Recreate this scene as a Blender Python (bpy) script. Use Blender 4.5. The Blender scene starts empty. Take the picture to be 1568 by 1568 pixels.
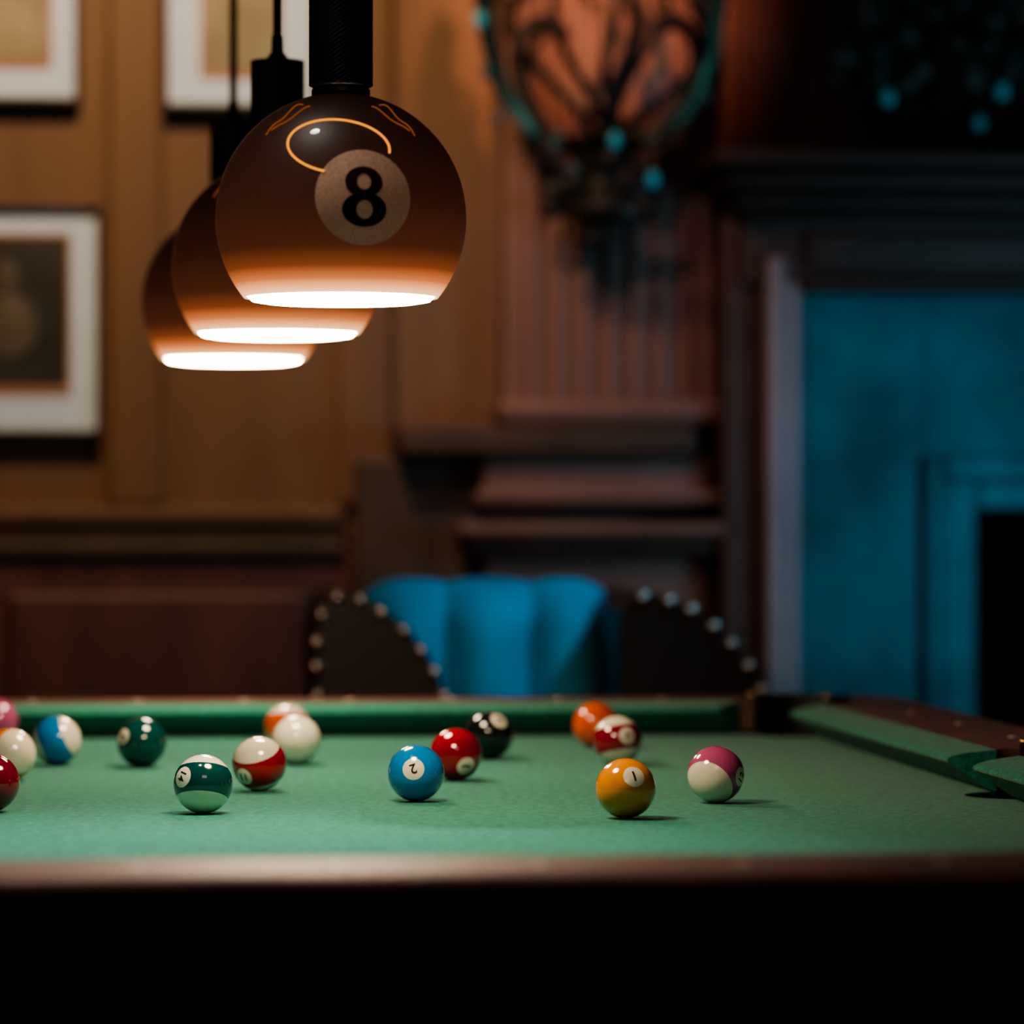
import bpy, bmesh, math, random
from mathutils import Vector, Matrix
random.seed(7)
S=bpy.context.scene
COL=S.collection
TH=math.radians(5.5); SN,CS=math.sin(TH),math.cos(TH)
ZT=0.76              # cloth height
ZC=ZT+0.279          # camera height
FP=5870.0
def survey(x,y):     # right / forward of the tripod -> room axes
    return (y*SN+x*CS, y*CS-x*SN)
YW=7.0
def elev(u,v,Y=YW):  # wall elevation drawing -> metres
    t=(u-784)/FP
    X=Y*(SN+t*CS)/(CS-t*SN)
    d=X*SN+Y*CS
    return X, ZC+(802-v)*d/FP

# ---------------------------------------------------------------- materials
def mat(name,col,rough=0.5,metal=0,emis=None,estr=0,coat=0,sheen=0,spec=0.5,noise=0,nscale=20,bump=0,bscale=200,stretch=None):
    m=bpy.data.materials.new(name); m.use_nodes=True
    nt=m.node_tree; b=nt.nodes['Principled BSDF']
    b.inputs['Base Color'].default_value=(*col,1)
    b.inputs['Roughness'].default_value=rough
    b.inputs['Metallic'].default_value=metal
    b.inputs['Coat Weight'].default_value=coat
    b.inputs['Coat Roughness'].default_value=0.05
    b.inputs['Sheen Weight'].default_value=sheen
    b.inputs['Specular IOR Level'].default_value=spec
    if emis:
        b.inputs['Emission Color'].default_value=(*emis,1)
        b.inputs['Emission Strength'].default_value=estr
    if noise or bump:
        tc=nt.nodes.new('ShaderNodeTexCoord'); mp=nt.nodes.new('ShaderNodeMapping')
        nt.links.new(tc.outputs['Object'],mp.inputs['Vector'])
        if stretch: mp.inputs['Scale'].default_value=stretch
    if noise:
        n=nt.nodes.new('ShaderNodeTexNoise'); n.inputs['Scale'].default_value=nscale
        n.inputs['Detail'].default_value=6
        nt.links.new(mp.outputs['Vector'],n.inputs['Vector'])
        r=nt.nodes.new('ShaderNodeValToRGB')
        r.color_ramp.elements[0].position=0.3; r.color_ramp.elements[1].position=0.7
        r.color_ramp.elements[0].color=(*[c*(1-noise) for c in col],1)
        r.color_ramp.elements[1].color=(*[min(1,c*(1+noise)) for c in col],1)
        nt.links.new(n.outputs['Fac'],r.inputs['Fac'])
        nt.links.new(r.outputs['Color'],b.inputs['Base Color'])
    if bump:
        n2=nt.nodes.new('ShaderNodeTexNoise'); n2.inputs['Scale'].default_value=bscale
        nt.links.new(mp.outputs['Vector'],n2.inputs['Vector'])
        bp=nt.nodes.new('ShaderNodeBump'); bp.inputs['Strength'].default_value=bump
        bp.inputs['Distance'].default_value=0.002
        nt.links.new(n2.outputs['Fac'],bp.inputs['Height'])
        nt.links.new(bp.outputs['Normal'],b.inputs['Normal'])
    return m
M={}
M['cloth']=mat('green_baize',(0.024,0.205,0.148),0.95,sheen=0.22,noise=0.38,nscale=130,bump=1.0,bscale=400,spec=0.1)
M['rail']=mat('rail_walnut',(0.165,0.075,0.060),0.5,noise=0.4,nscale=12,stretch=(1,4,1))
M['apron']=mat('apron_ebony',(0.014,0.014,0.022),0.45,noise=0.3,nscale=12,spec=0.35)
M['leather']=mat('black_leather',(0.012,0.010,0.010),0.5,bump=0.4,bscale=150)
M['brass']=mat('aged_brass',(0.55,0.36,0.14),0.3,metal=1)
M['pearl']=mat('pearl_sight',(0.75,0.65,0.56),0.3)
M['wallwood']=mat('wall_oak',(0.165,0.092,0.056),0.6,noise=0.12,nscale=3,stretch=(4,4,.6))
M['wainscot']=mat('wainscot_oak',(0.095,0.038,0.036),0.5,noise=0.3,nscale=3,stretch=(4,4,.6))
M['pil']=mat('pilaster_mahogany',(0.22,0.12,0.10),0.5,noise=0.15,nscale=4,stretch=(3,3,.6))
M['darkwood']=mat('dark_oak',(0.070,0.040,0.028),0.55,noise=0.3,nscale=4,stretch=(3,3,1))
M['mantel']=mat('mantel_mahogany',(0.085,0.034,0.025),0.55,noise=0.25,nscale=4,stretch=(.6,3,3))
M['slate']=mat('painted_slip',(0.020,0.155,0.19),0.6,noise=0.5,nscale=5)
M['jamb']=mat('marble_jamb',(0.38,0.26,0.27),0.45,noise=0.15,nscale=6)
M['firebox']=mat('firebox_soot',(0.003,0.003,0.004),0.95,noise=0.2,spec=0.1)  # near-black all over, faintly mottled
M['white']=mat('white_mount',(0.58,0.72,0.97),0.6,noise=0.03)
M['frame']=mat('frame_dark',(0.05,0.03,0.02),0.4,noise=0.2)
M['print']=mat('portrait_print',(0.030,0.032,0.032),0.5,noise=0.5,nscale=8)
M['printt']=mat('landscape_print',(0.27,0.24,0.17),0.6,noise=0.35,nscale=9)
M['printline']=mat('print_line',(0.40,0.22,0.16),0.6,noise=0.1)
M['face']=mat('print_figure',(0.09,0.08,0.065),0.6,noise=0.3,nscale=20)
M['ceil']=mat('ceiling_plaster',(0.35,0.30,0.25),0.8,noise=0.05)
M['floor']=mat('floor_boards',(0.10,0.05,0.03),0.4,noise=0.3,nscale=4,stretch=(6,.6,1))
M['teal']=mat('teal_velvet',(0.005,0.33,0.52),0.8,sheen=0.3,noise=0.15,nscale=12)
M['chair']=mat('chair_leather',(0.020,0.010,0.008),0.45,bump=0.3)
M['stud']=mat('nailhead_nickel',(0.8,0.65,0.60),0.35,metal=1)
M['black']=mat('socket_black',(0.012,0.010,0.009),0.42,noise=0.2)
M['cable']=mat('fabric_cable',(0.018,0.011,0.008),0.7,noise=0.2)
M['numwhite']=mat('ball_cream',(0.80,0.74,0.60),0.12,coat=0.6,noise=0.02)
M['numblack']=mat('ball_numeral',(0.012,0.012,0.014),0.2,noise=0.1)
M['disc8']=mat('bulb_roundel',(0.30,0.18,0.12),0.6,noise=0.25,nscale=350,emis=(0.5,0.27,0.16),estr=0.12,spec=.2)  # slight emission stands in for light falling on the roundel
M['ink8']=mat('bulb_numeral',(0.014,0.008,0.006),0.7,noise=0.2,spec=.1)
M['bronze']=mat('sconce_bronze',(0.045,0.038,0.030),0.5,metal=0.3,noise=0.2)
M['crystal']=mat('teal_crystal',(0.05,0.45,0.55),0.15,coat=.5,emis=(0.02,0.45,0.60),estr=0.09,noise=0.1)  # slight emission paints teal glints on the drops
M['crystald']=mat('smoke_crystal',(0.03,0.10,0.12),0.15,coat=.5,noise=0.1)
M['candle']=mat('candle_wax',(0.15,0.11,0.09),0.5,noise=0.05)
M['leaf']=mat('dried_leaf',(0.09,0.09,0.075),0.6,noise=0.3)

def emission(name,col,s):
    m=bpy.data.materials.new(name); m.use_nodes=True; nt=m.node_tree; nt.nodes.clear()
    e=nt.nodes.new('ShaderNodeEmission'); e.inputs[0].default_value=(*col,1); e.inputs[1].default_value=s
    o=nt.nodes.new('ShaderNodeOutputMaterial'); nt.links.new(e.outputs[0],o.inputs[0]); return m
M['diff']=emission('lamp_diffuser',(1,0.77,0.52),58)
M['fil']=emission('filament_glow',(1,0.34,0.04),1.5)  # emission for the ring reflection painted on the globes
M['fil2']=emission('filament_dim',(1,0.28,0.04),0.30)  # dimmer emission for the painted highlight lines

RL=0.1177
def bulb_mat():
    m=bpy.data.materials.new('smoked_glass'); m.use_nodes=True; nt=m.node_tree
    b=nt.nodes['Principled BSDF']
    b.inputs['Base Color'].default_value=(0.018,0.008,0.006,1)
    b.inputs['Roughness'].default_value=0.45
    b.inputs['Specular IOR Level'].default_value=0.10
    b.inputs['Coat Weight'].default_value=0.10; b.inputs['Coat Roughness'].default_value=0.02
    tc=nt.nodes.new('ShaderNodeTexCoord'); sp=nt.nodes.new('ShaderNodeSeparateXYZ')
    nt.links.new(tc.outputs['Object'],sp.inputs[0])
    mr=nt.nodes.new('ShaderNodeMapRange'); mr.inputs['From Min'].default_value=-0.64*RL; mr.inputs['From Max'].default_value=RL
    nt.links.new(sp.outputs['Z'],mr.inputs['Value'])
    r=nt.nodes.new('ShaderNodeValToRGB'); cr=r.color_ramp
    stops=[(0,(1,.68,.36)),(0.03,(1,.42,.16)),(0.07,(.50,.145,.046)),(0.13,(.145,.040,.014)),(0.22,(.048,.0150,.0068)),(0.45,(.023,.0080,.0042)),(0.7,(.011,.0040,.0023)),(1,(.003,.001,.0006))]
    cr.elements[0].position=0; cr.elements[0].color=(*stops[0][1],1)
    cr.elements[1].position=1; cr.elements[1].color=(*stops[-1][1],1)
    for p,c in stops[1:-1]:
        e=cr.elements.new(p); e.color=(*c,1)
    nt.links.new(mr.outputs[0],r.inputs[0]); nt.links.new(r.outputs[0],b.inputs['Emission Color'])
    b.inputs['Emission Strength'].default_value=1.6  # shell is opaque; glow from inside is painted as an emission ramp by height
    return m
M['bulb']=bulb_mat()
def glassmat():
    m=bpy.data.materials.new('clear_glass'); m.use_nodes=True; nt=m.node_tree; nt.nodes.clear()
    o=nt.nodes.new('ShaderNodeOutputMaterial'); mx=nt.nodes.new('ShaderNodeMixShader')
    t=nt.nodes.new('ShaderNodeBsdfTransparent'); t.inputs[0].default_value=(.95,.95,.95,1)
    g=nt.nodes.new('ShaderNodeBsdfGlossy'); g.inputs['Roughness'].default_value=0.35; g.inputs[0].default_value=(.16,.38,.45,1)
    f=nt.nodes.new('ShaderNodeFresnel'); f.inputs[0].default_value=1.4
    nt.links.new(f.outputs[0],mx.inputs[0]); nt.links.new(t.outputs[0],mx.inputs[1]); nt.links.new(g.outputs[0],mx.inputs[2])
    nt.links.new(mx.outputs[0],o.inputs[0]); return m
M['glass']=glassmat()

# ---------------------------------------------------------------- helpers
def empty(name,loc):
    e=bpy.data.objects.new(name,None); e.empty_display_size=.1; e.location=loc; COL.objects.link(e); return e
def attach(o,p):
    if p is not None:
        o.parent=p; o.matrix_parent_inverse=Matrix.Translation(p.location).inverted()
def link(name,me,m=None,parent=None,smooth=False,loc=None):
    o=bpy.data.objects.new(name,me); COL.objects.link(o)
    if loc is not None: o.location=loc
    if m is not None: me.materials.append(m)
    if smooth:
        for p in me.polygons: p.use_smooth=True
    attach(o,parent); return o
def frombm(name,bm,m,parent=None,smooth=False,loc=None):
    bmesh.ops.recalc_face_normals(bm,faces=bm.faces[:])
    me=bpy.data.meshes.new(name); bm.to_mesh(me); bm.free()
    return link(name,me,m,parent,smooth,loc)
def addbox(bm,x0,x1,y0,y1,z0,z1,bev=0):
    r=bmesh.ops.create_cube(bm,size=1)
    vs=r['verts']
    for v in vs:
        v.co=Vector(((x0+x1)/2+v.co.x*(x1-x0),(y0+y1)/2+v.co.y*(y1-y0),(z0+z1)/2+v.co.z*(z1-z0)))
    if bev:
        es=list({e for v in vs for e in v.link_edges})
        bmesh.ops.bevel(bm,geom=es,offset=bev,segments=2,affect='EDGES',profile=.5)
def box(name,x0,x1,y0,y1,z0,z1,m,parent=None,bev=0):
    bm=bmesh.new(); addbox(bm,x0,x1,y0,y1,z0,z1,bev); return frombm(name,bm,m,parent)
def ebox(name,u0,u1,v0,v1,t,m,parent=None,bev=0.006,t0=0.0):
    x0,_=elev(u0,v0); x1,_=elev(u1,v0); _,z1=elev((u0+u1)/2,v0); _,z0=elev((u0+u1)/2,v1)
    return box(name,x0,x1,YW-t,YW-t0,max(z0,0.0),min(z1,2.79),m,parent,bev)
def lathe(name,prof,m,parent,loc,seg=48,smooth=True):
    bm=bmesh.new(); rings=[]
    for r,z in prof:
        rings.append([bm.verts.new((r*math.cos(2*math.pi*i/seg),r*math.sin(2*math.pi*i/seg),z)) for i in range(seg)])
    for a,b in zip(rings,rings[1:]):
        for i in range(seg):
            bm.faces.new((a[i],a[(i+1)%seg],b[(i+1)%seg],b[i]))
    return frombm(name,bm,m,parent,smooth,loc)
def tube(name,pts,r,m,parent=None,cyc=False):
    cu=bpy.data.curves.new(name,'CURVE'); cu.dimensions='3D'; cu.bevel_depth=r; cu.bevel_resolution=3
    sp=cu.splines.new('NURBS'); sp.points.add(len(pts)-1)
    for p,q in zip(sp.points,pts): p.co=(*q,1)
    sp.order_u=3; sp.use_endpoint_u=True; sp.use_cyclic_u=cyc; cu.use_fill_caps=True
    cu.materials.append(m)
    o=bpy.data.objects.new(name,cu); COL.objects.link(o); attach(o,parent); return o
def spheres(name,cs,m,parent,seg=12):
    bm=bmesh.new()
    for c,r in cs:
        rr=r if hasattr(r,'__len__') else (r,r,r)
        bmesh.ops.create_uvsphere(bm,u_segments=seg,v_segments=max(6,seg//2),radius=1,matrix=Matrix.Translation(c)@Matrix.Diagonal((*rr,1)))
    return frombm(name,bm,m,parent,True)

# ---- decals wrapped on a sphere
def frame_of(n,roll):
    n=Vector(n).normalized(); t1=Vector((0,0,1)).cross(n)
    if t1.length<1e-3: t1=Vector((1,0,0))
    t1.normalize(); t2=n.cross(t1)
    c,s=math.cos(roll),math.sin(roll)
    return n,t1*c+t2*s,-t1*s+t2*c
def wrap_mesh(me,fr,r):
    n,a,b=fr
    for v in me.vertices:
        v.co=(n+a*v.co.x+b*v.co.y).normalized()*r
def disc_decal(name,fr,rad,R,m,parent,loc):
    bm=bmesh.new(); K=6; seg=40; rings=[]
    c=bm.verts.new((0,0,0))
    for k in range(1,K+1):
        q=math.tan(math.asin(rad))*k/K
        rings.append([bm.verts.new((q*math.cos(2*math.pi*i/seg),q*math.sin(2*math.pi*i/seg),0)) for i in range(seg)])
    for i in range(seg): bm.faces.new((c,rings[0][i],rings[0][(i+1)%seg]))
    for p,q in zip(rings,rings[1:]):
        for i in range(seg): bm.faces.new((p[i],q[i],q[(i+1)%seg],p[(i+1)%seg]))
    me=bpy.data.meshes.new(name); bm.to_mesh(me); bm.free(); wrap_mesh(me,fr,R)
    return link(name,me,m,parent,True,loc)
def eight_mesh(h):
    bm=bmesh.new()
    for cy,ox,oy,ix,iy in ((.235,.31,.265,.115,.135),(-.225,.37,.285,.135,.155)):
        seg=40;K=4;rings=[]
        for k in range(K+1):
            t=k/K; rx=ix+(ox-ix)*t; ry=iy+(oy-iy)*t
            rings.append([bm.verts.new((h*rx*math.cos(2*math.pi*i/seg),h*(cy+ry*math.sin(2*math.pi*i/seg)),0)) for i in range(seg)])
        for p,q in zip(rings,rings[1:]):
            for i in range(seg): bm.faces.new((p[i],q[i],q[(i+1)%seg],p[(i+1)%seg]))
    me=bpy.data.meshes.new('eight'); bm.to_mesh(me); bm.free(); return me
def text_mesh(s,h):
    if s=='8': return eight_mesh(h)
    cu=bpy.data.curves.new('num','FONT'); cu.body=s; cu.size=1; cu.offset=0.022; cu.resolution_u=4
    o=bpy.data.objects.new('num',cu); COL.objects.link(o)
    dg=bpy.context.evaluated_depsgraph_get(); dg.update()
    me=bpy.data.meshes.new_from_object(o.evaluated_get(dg))
    bpy.data.objects.remove(o)
    me.materials.clear()
    bm=bmesh.new(); bm.from_mesh(me)
    bmesh.ops.triangulate(bm,faces=bm.faces[:])
    for _ in range(3):
        es=[e for e in bm.edges if e.calc_length()>0.12]
        if es: bmesh.ops.subdivide_edges(bm,edges=es,cuts=1); bmesh.ops.triangulate(bm,faces=bm.faces[:])
    xs=[v.co.x for v in bm.verts]; ys=[v.co.y for v in bm.verts]
    cx=(min(xs)+max(xs))/2; cy=(min(ys)+max(ys))/2; k=h/(max(ys)-min(ys))
    for v in bm.verts: v.co=Vector(((v.co.x-cx)*k,(v.co.y-cy)*k,0))
    bm.to_mesh(me); bm.free(); return me

# ---------------------------------------------------------------- room
X0,X1,Y0=-3.0,3.7,-1.6; H=2.8
box('floor',X0,X1,Y0,YW+.1,-.1,0,M['floor'])
box('ceiling',X0,X1,Y0,YW+.1,H,H+.1,M['ceil'])
box('wall_back',X0,X1,YW,YW+.1,0,H,M['wallwood'])
box('wall_left',X0-.1,X0,Y0,YW+.1,0,H,M['wallwood'])
box('wall_right',X1,X1+.1,Y0,YW+.1,0,H,M['wainscot'])

# panelling on back wall
pan=empty('wall_panelling',(0,YW,0))
ebox('stile_1',165,250,-700,775,.035,M['wallwood'],pan,.01)
ebox('stile_2',515,600,-700,775,.03,M['wallwood'],pan,.01)
ebox('stile_3',-420,-330,-700,775,.035,M['wallwood'],pan,.01)
ebox('stile_4',-1200,-1110,-700,775,.035,M['wallwood'],pan,.01)
ebox('wainscot_board',-2000,720,850,1700,.03,M['wainscot'],pan,.004)
for i,(a,b) in enumerate([(-1900,-1150),(-1080,-560),(-500,-60),(10,470)]):
    ebox('wainscot_panel_%d'%i,a,b,905,1560,.05,M['wainscot'],pan,.012)
t=empty('trim_1',(0,YW,1))
ebox('chair_rail_top',-2000,525,776,800,.06,M['wallwood'],t,.008)
ebox('chair_rail_mid',-2000,525,800,828,.045,M['darkwood'],t,.008)
ebox('chair_rail_low',-2000,525,828,852,.055,M['darkwood'],t,.008)
ebox('baseboard_back',-2000,720,1560,1672,.06,M['wainscot'],None,.01)

# pilaster
pil=empty('fluted_pilaster',(elev(925,300)[0],YW,0))
ebox('shaft',765,1080,-800,640,.09,M['pil'],pil)
def flutes(name,u0,u1,v0,v1,n,yf,m,parent):
    bm=bmesh.new(); x0=elev(u0,v0)[0]; x1=elev(u1,v0)[0]; zt=min(2.79,elev((u0+u1)/2,v0)[1]); zb=elev((u0+u1)/2,v1)[1]
    w=(x1-x0)/n
    for i in range(n):
        cx=x0+w*(i+.5); R=w*.36; seg=10
        a=[];b=[]
        for k in range(seg+1):
            an=math.pi*k/seg
            x=cx-R*math.cos(an); y=yf-R*.9*math.sin(an)
            a.append(bm.verts.new((x,y,zb))); b.append(bm.verts.new((x,y,zt)))
        for k in range(seg): bm.faces.new((a[k],a[k+1],b[k+1],b[k]))
        bm.faces.new(b[::-1]); bm.faces.new(a)
    return frombm(name,bm,m,parent,False)
flutes('reeding',788,1062,-700,622,7,YW-.09,M['pil'],pil)
ebox('base_torus',752,1090,612,655,.15,M['pil'],pil,.02)
ebox('base_ledge',600,1048,655,700,.17,M['darkwood'],pil,.01)
ebox('pedestal_neck',728,1070,700,780,.13,M['pil'],pil,.01)
ebox('pedestal_band',715,1085,752,772,.16,M['pil'],pil,.008)
ebox('pedestal_mould_top',690,1118,800,822,.20,M['pil'],pil,.01)
ebox('pedestal_mould_low',705,1105,822,850,.17,M['darkwood'],pil,.01)
ebox('pedestal_die',730,1070,850,1600,.12,M['pil'],pil,.01)
ebox('side_pier',540,730,700,1600,.07,M['darkwood'],pil,.01)
ebox('pedestal_foot',700,1100,1600,1672,.18,M['darkwood'],pil,.01)

# fireplace
fp=empty('fireplace',(elev(1700,600)[0],YW,0))
ebox('shelf',1045,2360,262,290,.42,M['mantel'],fp,.012)
ebox('shelf_cornice',1065,2340,290,318,.36,M['mantel'],fp,.012)
ebox('shelf_bed_mould',1085,2320,318,345,.30,M['mantel'],fp,.012)
ebox('frieze',1105,2300,345,452,.22,M['mantel'],fp,.01)
ebox('frieze_panel',1200,2205,372,430,.24,M['mantel'],fp,.01)
ebox('outer_pier',1080,1140,345,1672,.20,M['mantel'],fp,.01)
ebox('outer_pier_r',2265,2325,345,1672,.20,M['mantel'],fp,.01)
ebox('jamb_moulding',1140,1170,405,1672,.25,M['jamb'],fp,.012)
ebox('jamb_moulding_inner',1170,1196,430,1672,.22,M['jamb'],fp,.010)
ebox('jamb_moulding_r',2210,2265,405,1672,.25,M['jamb'],fp,.012)
ebox('head_moulding',1196,2210,440,462,.25,M['mantel'],fp,.010)
ebox('slip_left',1196,1390,455,1672,.16,M['slate'],fp,.002)
ebox('slip_right',2010,2210,455,1672,.16,M['slate'],fp,.002)
ebox('slip_head',1390,2010,455,705,.16,M['slate'],fp,.002)
ebox('inner_frame_left_a',1385,1412,700,1672,.19,M['slate'],fp,.01)
ebox('inner_frame_left_b',1412,1466,735,1672,.175,M['slate'],fp,.01)
ebox('inner_frame_right',1934,2015,700,1672,.19,M['slate'],fp,.01)
ebox('inner_frame_head_a',1412,1988,700,738,.19,M['slate'],fp,.01)
ebox('inner_frame_head_b',1466,1934,738,782,.175,M['slate'],fp,.01)
ebox('firebox_back',1466,1934,782,1672,.02,M['firebox'],fp,.0)
ebox('hearth',1130,2270,1645,1672,.8,M['jamb'],fp,.01)

# overmantel
om=empty('overmantel',(elev(1700,0)[0],YW,2))
ebox('overmantel_backing',1085,2300,-750,262,.06,M['mantel'],om)
flutes('overmantel_reeding',1112,1290,-700,255,6,YW-.06,M['mantel'],om)
ebox('overmantel_panel',1330,2080,-600,235,.09,M['darkwood'],om,.02)
flutes('overmantel_reeding_r',2110,2280,-700,255,6,YW-.06,M['mantel'],om)

# picture frames
def picture(u0,u1,v0,v1,iu0,iu1,iv0,iv1,mm,fig):
    x,z=elev((u0+u1)/2,(v0+v1)/2)
    e=empty('framed_picture',(x,YW-.02,z))
    k=9
    for nm,a in (('frame_l',(u0-k,u0,v0-k,v1+k)),('frame_r',(u1,u1+k,v0-k,v1+k)),('frame_t',(u0,u1,v0-k,v0)),('frame_b',(u0,u1,v1,v1+k))):
        ebox(nm,*a,.055,M['frame'],e,.003)
    ebox('mount',u0,u1,v0,v1,.035,M['white'],e,.0)
    ebox('print_border',iu0-6,iu1+6,iv0-6,iv1+16,.038,M['printline'],e,0)
    ebox('print',iu0,iu1,iv0,iv1,.041,mm,e,0)
    if fig:
        cx,cz=elev((iu0+iu1)/2,(iv0+iv1)/2-25)
        spheres('print_figure',[((cx,YW-.042,cz+.03),(.022,.002,.03)),((cx,YW-.042,cz-.06),(.055,.002,.06))],M['face'],e,24)
picture(-122,148,325,658,-78,104,365,590,M['print'],True)
picture(-130,115,-190,152,-85,75,-140,92,M['printt'],False)
picture(258,478,-190,163,312,424,-140,108,M['printt'],False)

# ---------------------------------------------------------------- pool table
XL,XR,YN,YF=-0.286,0.834,2.75,4.99; YM=(YN+YF)/2; XM=(XL+XR)/2
tab=empty('pool_table',(XM,YM,0))
CW=.05; RW=.19; ZR=ZT+.044
PR=.060
pk=[]
for sx,x in ((-1,XL),(1,XR)):
    for sy,y in ((-1,YN),(1,YF)):
        pk.append((x+sx*.030,y+sy*.030,Vector((sx,sy)).normalized()))
    pk.append((x+sx*.066,YM,Vector((sx,0))))
def cut(o,z0,z1):
    bm=bmesh.new()
    for x,y,_ in pk:
        bmesh.ops.create_cone(bm,cap_ends=True,segments=48,radius1=PR,radius2=PR,depth=z1-z0,matrix=Matrix.Translation((x,y,(z0+z1)/2)))
    me=bpy.data.meshes.new('c'); bm.to_mesh(me); bm.free()
    c=bpy.data.objects.new('c',me); COL.objects.link(c)
    md=o.modifiers.new('b','BOOLEAN'); md.operation='DIFFERENCE'; md.object=c; md.solver='EXACT'
    dg=bpy.context.evaluated_depsgraph_get(); dg.update()
    nm=bpy.data.meshes.new_from_object(o.evaluated_get(dg))
    o.modifiers.clear(); o.data=nm; bpy.data.objects.remove(c)
bed=box('bed_cloth',XL-CW,XR+CW,YN-CW,YF+CW,ZT-.035,ZT,M['cloth'],tab); cut(bed,ZT-.1,ZT+.1)
# rail frame (ring)
bm=bmesh.new()
def rr(off,rad,z,seg=8):
    vs=[]
    for cx,cy,a0 in ((XR+off-rad,YF+off-rad,0),(XL-off+rad,YF+off-rad,90),(XL-off+rad,YN-off+rad,180),(XR+off-rad,YN-off+rad,270)):
        for k in range(seg+1):
            a=math.radians(a0+90*k/seg); vs.append(bm.verts.new((cx+rad*math.cos(a),cy+rad*math.sin(a),z)))
    return vs
prof=[(CW,.0005,ZR),(RW-.010,.05,ZR),(RW-.003,.058,ZR-.002),(RW,.062,ZR-.006),(RW-.003,.062,ZR-.011),(RW-.016,.06,ZR-.014),(RW-.016,.06,ZR-.040),(CW,.0005,ZR-.040)]
L=[rr(*p) for p in prof]; n=len(L[0])
for a,b in zip(L,L[1:]+L[:1]):
    for i in range(n): bm.faces.new((a[i],a[(i+1)%n],b[(i+1)%n],b[i]))
rail=frombm('rail_top',bm,M['rail'],tab); cut(rail,ZT-.1,ZT+.1)
# skirt / apron
bm=bmesh.new()
pr_=[(RW-.014,.06,ZR-.0135),(RW-.009,.06,ZR-.017),(RW-.009,.06,ZT-.010),(RW-.014,.058,ZT-.014),(RW-.014,.058,ZT-.225),(RW-.004,.062,ZT-.235),(RW-.004,.062,ZT-.262),(RW-.05,.03,ZT-.262),(RW-.05,.03,ZT-.04)]
L=[rr(*p) for p in pr_]; n=len(L[0])
for a,b in zip(L,L[1:]+L[:1]):
    for i in range(n): bm.faces.new((a[i],a[(i+1)%n],b[(i+1)%n],b[i]))
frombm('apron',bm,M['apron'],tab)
for i,(x,y) in enumerate([(XL,YN),(XR,YN),(XL,YF),(XR,YF)]):
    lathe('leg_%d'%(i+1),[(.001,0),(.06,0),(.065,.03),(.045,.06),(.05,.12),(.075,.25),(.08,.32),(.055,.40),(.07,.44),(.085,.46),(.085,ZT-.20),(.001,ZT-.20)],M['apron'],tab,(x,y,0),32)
# cushions
def cushion(name,p0,p1,out,k0,k1):
    p0=Vector(p0);p1=Vector(p1);out=Vector(out); d=(p1-p0).normalized()
    pr=[(0,.0325),(.0015,.0350),(.006,.0372),(.02,.0405),(CW,.0440),(CW,0),(.047,0),(.040,.004),(.002,.0300)]
    bm=bmesh.new(); A=[];B=[]
    for q,z in pr:
        a=p0-d*(k0*q)+out*q; b=p1+d*(k1*q)+out*q
        A.append(bm.verts.new((a.x,a.y,ZT+z))); B.append(bm.verts.new((b.x,b.y,ZT+z)))
    m_=len(pr)
    for i in range(m_): bm.faces.new((A[i],A[(i+1)%m_],B[(i+1)%m_],B[i]))
    bm.faces.new(A); bm.faces.new(B[::-1])
    return frombm(name,bm,M['cloth'],tab)
c=.082; s=.062
cushion('cushion_far',(XL+c,YF),(XR-c,YF),(0,1),.75,.75)
cushion('cushion_near',(XL+c,YN),(XR-c,YN),(0,-1),.75,.75)
for nm,x,o in (('right',XR,1),('left',XL,-1)):
    cushion('cushion_%s_a'%nm,(x,YN+c),(x,YM-s),(o,0),.75,.2)
    cushion('cushion_%s_b'%nm,(x,YM+s),(x,YF-c),(o,0),.2,.75)
# pockets
for i,(x,y,o) in enumerate(pk):
    bm=bmesh.new(); a0=math.atan2(o.y,o.x); N=28; span=math.radians(112 if abs(o.x*o.y)>.1 else 80)
    ri=PR-.004; ro=PR+.010
    rows=[]
    for k in range(N+1):
        a=a0-span+2*span*k/N; cx,cy=math.cos(a),math.sin(a)
        rows.append([bm.verts.new((x+r*cx,y+r*cy,z)) for r,z in ((ri,ZT-.09),(ri,ZR+.002),(ri+.003,ZR+.007),(ro-.003,ZR+.007),(ro,ZR+.001),(ro,ZR-.03))])
    for p,q in zip(rows,rows[1:]):
        for j in range(5): bm.faces.new((p[j],q[j],q[j+1],p[j+1]))
    bm.faces.new(rows[0]); bm.faces.new(rows[-1])
    frombm('pocket_leather_%d'%(i+1),bm,M['leather'],tab)
    lathe('pocket_cup_%d'%(i+1),[(PR-.001,ZT-.004),(PR-.003,ZT-.10),(.03,ZT-.16),(.001,ZT-.165)],M['leather'],tab,(x,y,0),32)
    cs=[]
    for sg in (-1,1):
        a=a0+sg*(span-.12); cs.append(((x+(PR+.004)*math.cos(a),y+(PR+.004)*math.sin(a),ZR+.008),(.009,.009,.004)))
    spheres('pocket_stud_%d'%(i+1),cs,M['brass'],tab)
cs=[]
for q in range(1,8):
    if q!=4:
        yy=YN+(YF-YN)*q/8
        for xx in (XR+.12,XL-.12): cs.append(((xx,yy,ZR),(.006,.006,.0012)))
for q in range(1,8):
    xx=XL+(XR-XL)*q/8
    for yy in (YN-.12,YF+.12): cs.append(((xx,yy,ZR),(.007,.007,.0012)))
spheres('rail_sights',cs,M['pearl'],tab)

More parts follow.
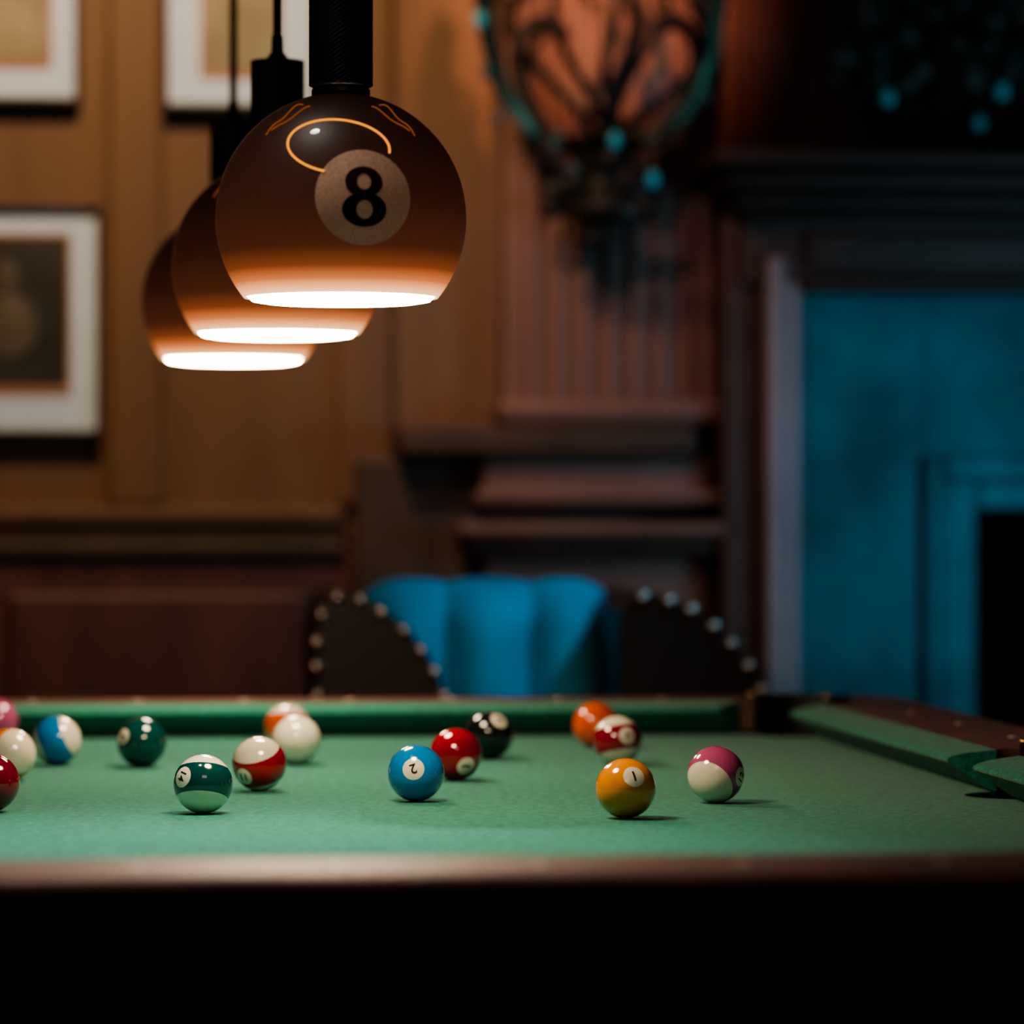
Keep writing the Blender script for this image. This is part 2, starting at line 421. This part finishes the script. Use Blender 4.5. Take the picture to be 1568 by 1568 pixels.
# ---------------------------------------------------------------- balls
RB=.0285
def ballmat(name,col,axis=None):
    m=mat(name,col,0.10,coat=0.8,spec=.5)
    nt=m.node_tree; b=nt.nodes['Principled BSDF']
    tc=nt.nodes.new('ShaderNodeTexCoord')
    n=nt.nodes.new('ShaderNodeTexNoise'); n.inputs['Scale'].default_value=60
    nt.links.new(tc.outputs['Object'],n.inputs['Vector'])
    mr=nt.nodes.new('ShaderNodeMapRange'); mr.inputs['To Min'].default_value=.07; mr.inputs['To Max'].default_value=.16
    nt.links.new(n.outputs['Fac'],mr.inputs['Value']); nt.links.new(mr.outputs[0],b.inputs['Roughness'])
    if axis is not None:
        d=nt.nodes.new('ShaderNodeVectorMath'); d.operation='DOT_PRODUCT'; d.inputs[1].default_value=axis
        nt.links.new(tc.outputs['Object'],d.inputs[0])
        ab=nt.nodes.new('ShaderNodeMath'); ab.operation='ABSOLUTE'; nt.links.new(d.outputs['Value'],ab.inputs[0])
        g=nt.nodes.new('ShaderNodeMath'); g.operation='GREATER_THAN'; g.inputs[1].default_value=.5*RB; nt.links.new(ab.outputs[0],g.inputs[0])
        mx=nt.nodes.new('ShaderNodeMix'); mx.data_type='RGBA'
        nt.links.new(g.outputs[0],mx.inputs['Factor']); mx.inputs['A'].default_value=(*col,1); mx.inputs['B'].default_value=(.80,.74,.60,1)
        nt.links.new(mx.outputs['Result'],b.inputs['Base Color'])
    return m
YEL=(.78,.27,.010);BLU=(.006,.20,.52);RED=(.34,.003,.012);PNK=(.45,.09,.22);ORG=(.78,.11,.010);GRN=(.0,.060,.055);MAR=(.17,.002,.015);BLK=(.008,.010,.014)
def rotv(v):
    x,y,z=v; l=math.sqrt(x*x+y*y+z*z)
    return Vector(((y*SN+x*CS)/l,(y*CS-x*SN)/l,z/l))
def front(dx,dz): return (dx,-math.sqrt(max(0,1-dx*dx-dz*dz)),dz)
BALLS=[ # x,y survey(m), colour, stripe axis, number, dir(dx,dz), disc radius, roll
 (.1076,3.63,YEL,None,'1',(.26,.46),.36,10),
 (-.0964,3.85,BLU,None,'2',(-.07,.21),.38,195),
 (-.2973,3.69,GRN,(0,-.33,-.95),'14',(-.66,.29),.36,-105),
 (.2036,3.83,PNK,(-.45,-.75,-.5),'12',(.87,-.05),.34,60),
 (-.2637,4.00,RED,(0,-.1,1),'11',(-.52,-.45),.33,0),
 (-.0610,4.165,RED,None,'3',(.41,-.43),.36,80),
 (-.0271,4.54,BLK,None,'8',(.43,.67),.36,20),
 (-.2496,4.44,(.80,.74,.60),None,None,None,0,0),
 (-.2772,4.73,ORG,(0,.15,1),None,None,0,0),
 (-.4240,4.39,GRN,None,'6',(-.70,.28),.32,40),
 (-.5260,4.43,BLU,(.88,-.10,.35),None,None,0,0),
 (.1040,4.77,ORG,None,None,None,0,0),
 (.1215,4.43,(.24,.003,.02),(.2,-.3,-.9),'15',(.40,.25),.34,60),
 (-.5456,4.165,YEL,(.6,-.70,.25),None,None,0,0),
 (-.5050,3.71,MAR,None,None,None,0,0),
 (-.6560,4.87,PNK,None,None,None,0,0),
]
for i,(x,y,col,ax,num,nd,dr,roll) in enumerate(BALLS):
    X,Y=survey(x,y); loc=Vector((X,Y,ZT+RB+.0001))
    nv=rotv(front(*nd)) if nd else None
    av=None
    if ax:
        av=rotv(ax)
        if nv: av=(av-nv*av.dot(nv)).normalized()
    bm=bmesh.new(); bmesh.ops.create_uvsphere(bm,u_segments=64,v_segments=32,radius=RB)
    o=frombm('cue_ball' if i==7 else 'billiard_ball',bm,ballmat('ball_paint_%d'%i,col,av),None,True,loc)
    if nv:
        fr=frame_of(nv,math.radians(roll))
        disc_decal('number_disc',fr,dr,RB*1.003,M['numwhite'],o,loc)
        me=text_mesh(num,.36 if len(num)==1 else .30); wrap_mesh(me,fr,RB*1.008)
        link('numeral',me,M['numblack'],o,False,loc)

# ---------------------------------------------------------------- pendant lamps
def lamp(x,y):
    X,Y=survey(x,y); Z=ZC+.2865
    e=empty('pendant_lamp',(X,Y,Z)); R=RL
    pr=[]
    a0=math.asin(.24); a1=math.pi-math.acos(.635)
    for k in range(49):
        a=a0+(a1-a0)*k/48; pr.append((R*math.sin(a),R*math.cos(a)))
    for k in range(49):   # inner surface
        a=a1-(a1-a0)*k/48; pr.append((.975*R*math.sin(a),.975*R*math.cos(a)))
    lathe('globe_glass',pr,M['bulb'],e,(X,Y,Z),96)
    rb=R*math.sin(a1)*.975; zb=-R*.635
    lathe('diffuser',[(.001,zb-.006),(rb*.5,zb-.0057),(rb*.8,zb-.005),(rb*.94,zb-.003),(rb,zb+.002)],M['diff'],e,(X,Y,Z),64)
    # socket w/ knurl
    z0=R*.955; z1=R*1.944; rs=R*.25
    lathe('socket_collar',[(.001,z0),(rs*.93,z0),(rs*.93,z0+.008),(rs*.88,z0+.010),(rs,z0+.012)],M['black'],e,(X,Y,Z))
    bm=bmesh.new(); seg=60; rows=[]; nz=50
    for j in range(nz+1):
        z=z0+.012+(z1-z0-.012)*j/nz
        rows.append([bm.verts.new(((rs+(.0006 if (i+j)%2 else -.0003))*math.cos(2*math.pi*i/seg),(rs+(.0006 if (i+j)%2 else -.0003))*math.sin(2*math.pi*i/seg),z)) for i in range(seg)])
    for p,q in zip(rows,rows[1:]):
        for i in range(seg): bm.faces.new((p[i],p[(i+1)%seg],q[(i+1)%seg],q[i]))
    bm.faces.new(rows[-1])
    frombm('socket_body',bm,M['black'],e,False,(X,Y,Z))
    lathe('strain_relief',[(.012,z1),(.012,z1+.004),(.007,z1+.010),(.0065,z1+.028),(.001,z1+.028)],M['black'],e,(X,Y,Z),24)
    lathe('cord',[(.0052,z1+.02),(.0052,H-Z-.02)],M['cable'],e,(X,Y,Z),12)
    lathe('canopy',[(.001,H-Z),(.05,H-Z),(.05,H-Z-.02),(.02,H-Z-.03),(.001,H-Z-.03)],M['black'],e,(X,Y,Z),32)
    fr=frame_of(rotv(front(.224,.10)),0)
    disc_decal('roundel',fr,.375,R*1.002,M['disc8'],e,(X,Y,Z))
    me=eight_mesh(.48); wrap_mesh(me,fr,R*1.005); link('numeral_8',me,M['ink8'],e,False,(X,Y,Z))
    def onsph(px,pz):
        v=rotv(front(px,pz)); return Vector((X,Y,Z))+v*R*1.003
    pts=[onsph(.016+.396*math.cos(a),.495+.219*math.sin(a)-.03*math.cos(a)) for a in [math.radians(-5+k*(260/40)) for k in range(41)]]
    tube('filament_ring',pts,.0010,M['fil'],e)  # emissive curve hugging the glass, paints a reflected ring
    for sg in (-1,1):  # thin emissive curves paint wavy highlights on both shoulders
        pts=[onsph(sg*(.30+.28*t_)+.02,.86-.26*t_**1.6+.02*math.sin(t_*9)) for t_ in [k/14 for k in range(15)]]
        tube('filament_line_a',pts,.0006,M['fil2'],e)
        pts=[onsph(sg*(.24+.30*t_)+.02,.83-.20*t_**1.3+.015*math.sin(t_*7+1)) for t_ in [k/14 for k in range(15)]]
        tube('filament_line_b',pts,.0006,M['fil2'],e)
lamp(-.1606,3.60); lamp(-.2612,4.27); lamp(-.3590,4.94)

# ---------------------------------------------------------------- armchair
YC=6.0
def cx(u,v,Y=YC): return elev(u,v,Y)
ch=empty('armchair',(cx(830,900)[0],YC,0))
def panel(name,pts,y0,y1,m):
    bm=bmesh.new(); A=[bm.verts.new((x,y0,z)) for x,z in pts]; B=[bm.verts.new((x,y1,z)) for x,z in pts]; n=len(pts)
    for i in range(n): bm.faces.new((A[i],A[(i+1)%n],B[(i+1)%n],B[i]))
    bm.faces.new(A); bm.faces.new(B[::-1])
    bmesh.ops.recalc_face_normals(bm,faces=bm.faces[:])
    es=[e for e in bm.edges if abs(e.verts[0].co.y-e.verts[1].co.y)<1e-6]
    bmesh.ops.bevel(bm,geom=es,offset=.006,segments=2,affect='EDGES')
    return frombm(name,bm,m,ch)
def smooth(pts,n=8):
    out=[]
    P=[pts[0]]+pts+[pts[-1]]
    for i in range(1,len(P)-2):
        for k in range(n):
            t=k/n
            q=[]
            for d in (0,1):
                a,b,c_,e_=P[i-1][d],P[i][d],P[i+1][d],P[i+2][d]
                q.append(.5*((2*b)+(-a+c_)*t+(2*a-5*b+4*c_-e_)*t*t+(-a+3*b-3*c_+e_)*t**3))
            out.append(tuple(q))
    out.append(pts[-1]); return out
ZS=.12
LA=smooth([(486,1060),(484,985),(495,930),(525,905),(570,922),(625,965),(662,1015),(684,1070)])
RA=smooth([(950,935),(985,908),(1025,915),(1070,935),(1115,975),(1150,1020),(1178,1075)])
la=[cx(*p,Y=5.75) for p in LA]; ra=[cx(*p,Y=5.75) for p in RA]
panel('arm_left',[(la[0][0],ZS)]+la+[(la[-1][0]+.01,ZS)],5.75,6.25,M['chair'])
panel('arm_right',[(ra[0][0],ZS)]+ra+[(ra[-1][0],ZS)],5.75,6.25,M['chair'])
st=[]
def along(P,step):
    acc=0; out=[P[0]]
    for a,b in zip(P,P[1:]):
        acc+=math.dist(a,b)
        if acc>=step: out.append(b); acc=0
    return out
for P in (la,ra[8:]):
    for (x,z) in along(P,.036): st.append(((x,5.745,z-.006),.0105))
spheres('nailheads',st,M['stud'],ch)
# back with channel tufting
xb0,zt=cx(556,886); xb1,_=cx(952,886)
bm=bmesh.new(); NX,NZ=48,24
def pf(i,j):
    s_=i/NX; t_=j/NZ
    chn=abs(math.sin(math.pi*s_*3))**.6
    edge=(1-abs(2*s_-1)**6)*(1-abs(2*t_-1)**10)
    x=xb0+(xb1-xb0)*s_
    z=.42+(zt-.42)*t_ - .008*(1-chn)*t_*(t_>.9) -.03*abs(2*s_-1)**8*t_
    y=6.12-(.05+.06*chn)*edge
    return (x,y,z)
g=[[bm.verts.new(pf(i,j)) for j in range(NZ+1)] for i in range(NX+1)]
for i in range(NX):
    for j in range(NZ): bm.faces.new((g[i][j],g[i+1][j],g[i+1][j+1],g[i][j+1]))
frombm('back_cushion',bm,M['teal'],ch,True)
xa,xz=la[0][0],ra[-1][0]
panel('back_frame',[(xa+.05,ZS)]+smooth([(xa+.05,.8),(xb0,zt-.03),((xb0+xb1)/2,zt-.012),(xb1,zt-.03),(xb1+.05,.8)])+[(xb1+.05,ZS)],6.12,6.30,M['chair'])
box('seat',la[-1][0],ra[0][0],5.72,6.12,.28,.46,M['teal'],ch,.03)
box('seat_rail',la[-1][0],ra[0][0],5.76,6.2,ZS,.28,M['chair'],ch,.01)
for i,(x,y) in enumerate([(xa+.05,5.8),(xz-.05,5.8),(xa+.05,6.2),(xz-.1,6.2)]):
    lathe('leg_%d'%(i+1),[(.001,0),(.014,0),(.024,ZS+.01),(.001,ZS+.01)],M['darkwood'],ch,(x,y,0),16)

# ---------------------------------------------------------------- sconce on pilaster
def loc(u,v,Y): 
    x,z=elev(u,v,Y); return Vector((x,Y,z))
sc=empty('crystal_wall_sconce',tuple(loc(920,300,6.84)))
YS=6.74
base=loc(920,345,YS); kx=YS/FP
pr=[(20,345),(60,335),(80,320),(60,300),(30,285),(34,262),(80,235),(110,215)]
lathe('stem',[(r*kx*.7,elev(920,v,YS)[1]-base.z) for r,v in pr],M['bronze'],sc,tuple(base),32)
gl=[(60,228),(105,212),(140,180),(168,130),(186,70),(195,10),(198,-50),(190,-110),(170,-160)]
lathe('glass_bowl',[(r*kx,elev(920,v,YS)[1]-base.z) for r,v in gl],M['glass'],sc,tuple(base),48).scale=(1,.5,1)
box('wall_bracket',base.x-.03,base.x+.03,YS,YW-.1,base.z-.03,base.z+.05,M['bronze'],sc,.008)
for i,(du,arch) in enumerate([(-120,20),(-60,-60),(25,-80),(80,-40),(140,40)]):
    pts=[]
    for k in range(9):
        t_=k/8
        u=925+du*(math.sin(t_*math.pi*.6)/.95)+18*math.sin(t_*6+i); v=235-(235-arch+40)*t_
        pts.append(loc(u,v,YS-.01+.02*math.sin(i*2+t_*3)))
    tube('branch_%d'%i,[tuple(p) for p in pts],.009,M['bronze'],sc)
    e_=pts[-1]; tube('curl_%d'%i,[tuple(e_+Vector((.035*math.cos(a)*(1-a/12)-.035,0,.045*math.sin(a)*(1-a/12)))) for a in [q*.6 for q in range(10)]],.006,M['bronze'],sc)
for i,(pts) in enumerate([[(850,225),(800,150),(785,70),(830,20),(870,60)],[(990,225),(1050,160),(1075,80),(1040,20),(1000,50)],[(920,230),(935,150),(960,90),(985,40),(965,0)]]):
    tube('scroll_%d'%i,[tuple(loc(u,v,YS-.05)) for u,v in pts],.013,M['bronze'],sc)
random.seed(3)
spheres('crystal_drops',[(tuple(loc(u,v,YS-.10)),(.011,.010,.016)) for u,v in [(942,215),(1000,275),(735,30)]],M['crystal'],sc)
spheres('smoke_drops',[(tuple(loc(u,v,YS-.10)),(.009,.010,.014)) for u,v in [(745,110),(765,180),(965,325),(880,260),(1085,150),(850,225)]],M['crystald'],sc)
lv=[]
for k in range(20):
    u=920+random.uniform(-80,80); v=random.uniform(225,330); lv.append((tuple(loc(u,v,YS+random.uniform(-.06,.05))),(random.uniform(.01,.025),.012,random.uniform(.012,.025))))
spheres('bronze_foliage',lv,M['bronze'],sc)

# ---------------------------------------------------------------- candelabra on the mantel
YK=6.78
zs=elev(1700,262)[1]
bx=loc(1440,260,YK).x
ck=empty('crystal_candelabra',(bx,YK,zs))
lathe('base',[(.001,0),(.085,0),(.085,.012),(.05,.02),(.03,.05),(.018,.08),(.026,.11),(.014,.14),(.012,.30),(.001,.30)],M['bronze'],ck,(bx,YK,zs),32)
dr=[];dk=[]
for i,(dx,hh) in enumerate([(-.14,.20),(-.09,.30),(.0,.36),(.08,.30),(.15,.20)]):
    pts=[(bx,YK,zs+.12),(bx+dx*.4,YK-.02,zs+.07),(bx+dx*.9,YK-.03,zs+.09),(bx+dx,YK-.02,zs+.16),(bx+dx,YK-.02,zs+hh)]
    tube('arm_%d'%i,pts,.008,M['bronze'],ck)
    lathe('drip_pan_%d'%i,[(.001,0),(.03,.008),(.034,.014),(.012,.012),(.012,.03),(.001,.03)],M['bronze'],ck,(bx+dx,YK-.02,zs+hh),20)
    lathe('candle_%d'%i,[(.001,0),(.010,0),(.010,.09),(.001,.092)],M['candle'],ck,(bx+dx,YK-.02,zs+hh+.03),16)
    for s_ in (-1,1): dk.append(((bx+dx+s_*.028,YK-.04,zs+hh-.02),(.008,.008,.018)))
for u,v in [(1360,150),(1500,190),(1535,140)]:
    dr.append((tuple(loc(u,v,YK-.06)),(.013,.010,.016)))
for u,v in [(1310,210),(1405,215)]:
    dk.append((tuple(loc(u,v,YK-.06)),(.009,.008,.014)))
spheres('crystal_drops',dr,M['crystal'],ck)
spheres('smoke_drops',dk,M['crystald'],ck)
lv=[]
for k in range(60):
    a=random.uniform(0,math.pi); rr_=random.uniform(.05,.20)
    lv.append(((bx+rr_*math.cos(a),YK+random.uniform(-.03,.05),zs+.12+.9*rr_*math.sin(a)),(random.uniform(.008,.028),.006,random.uniform(.008,.022))))
spheres('foliage',lv,M['leaf'],ck)

# ---------------------------------------------------------------- lights
def area(name,loc_,tgt,size,power,col,size2=None,spread=180):
    l=bpy.data.lights.new(name,'AREA'); l.size=size; l.energy=power; l.color=col
    if size2: l.shape='RECTANGLE'; l.size_y=size2
    l.spread=math.radians(spread)
    o=bpy.data.objects.new(name,l); COL.objects.link(o); o.location=loc_
    o.rotation_euler=(Vector(tgt)-Vector(loc_)).to_track_quat('-Z','Y').to_euler(); return o
def spot(name,loc_,tgt,power,col,ang,blend=1,r=.08):
    l=bpy.data.lights.new(name,'SPOT'); l.energy=power; l.color=col; l.spot_size=math.radians(ang); l.spot_blend=blend; l.shadow_soft_size=r
    o=bpy.data.objects.new(name,l); COL.objects.link(o); o.location=loc_
    o.rotation_euler=(Vector(tgt)-Vector(loc_)).to_track_quat('-Z','Y').to_euler(); return o
spot('table_downlight',(-.25,3.45,2.74),(-.02,3.12,.76),205,(1,.93,.84),42,1,.08)
spot('wall_washer',(0,5.5,2.7),(elev(150,60)[0],YW,1.85),125,(1,.68,.38),85,1,.1)
spot('sconce_spotlight',(.9,5.7,2.75),(elev(910,-20)[0],YW,2.0),200,(1,.40,.22),29,1,.05)
area('teal_floor_lamp',(1.95,5.5,1.15),(elev(1330,700)[0],YW,1.0),.4,2.8,(.28,.75,1.0),.4,110)  # unseen teal source added at the right to light the fireplace
spot('teal_spotlight',(1.6,4.9,2.3),(cx(800,950)[0],6.0,.85),75,(.15,.70,1.0),24,1,.08)
spot('pilaster_spotlight',(.2,4.6,2.7),(elev(900,580)[0],YW,1.28),52,(1,.66,.68),27,1,.1)  # unseen lavender fill added to lift the pilaster flutes
area('room_ceiling_light',(.3,1.0,2.7),(.3,5.5,1.0),1.0,9,(1,.68,.60),1.0)  # unseen warm front fill added to light the lamp faces

w=bpy.data.worlds.new('World'); S.world=w; w.use_nodes=True
w.node_tree.nodes['Background'].inputs[0].default_value=(.30,.28,.42,1)
w.node_tree.nodes['Background'].inputs[1].default_value=.04

# ---------------------------------------------------------------- camera
cam=bpy.data.cameras.new('camera'); co=bpy.data.objects.new('camera',cam); COL.objects.link(co)
co.location=(0,0,ZC); co.rotation_euler=(math.radians(90),0,-TH)
cam.sensor_width=36; cam.lens=36*FP/1568; cam.shift_y=18/1568
cam.dof.use_dof=True; cam.dof.focus_distance=3.72; cam.dof.aperture_fstop=3.3
cam.clip_start=.05
S.camera=co
S.view_settings.look='AgX - Medium High Contrast'
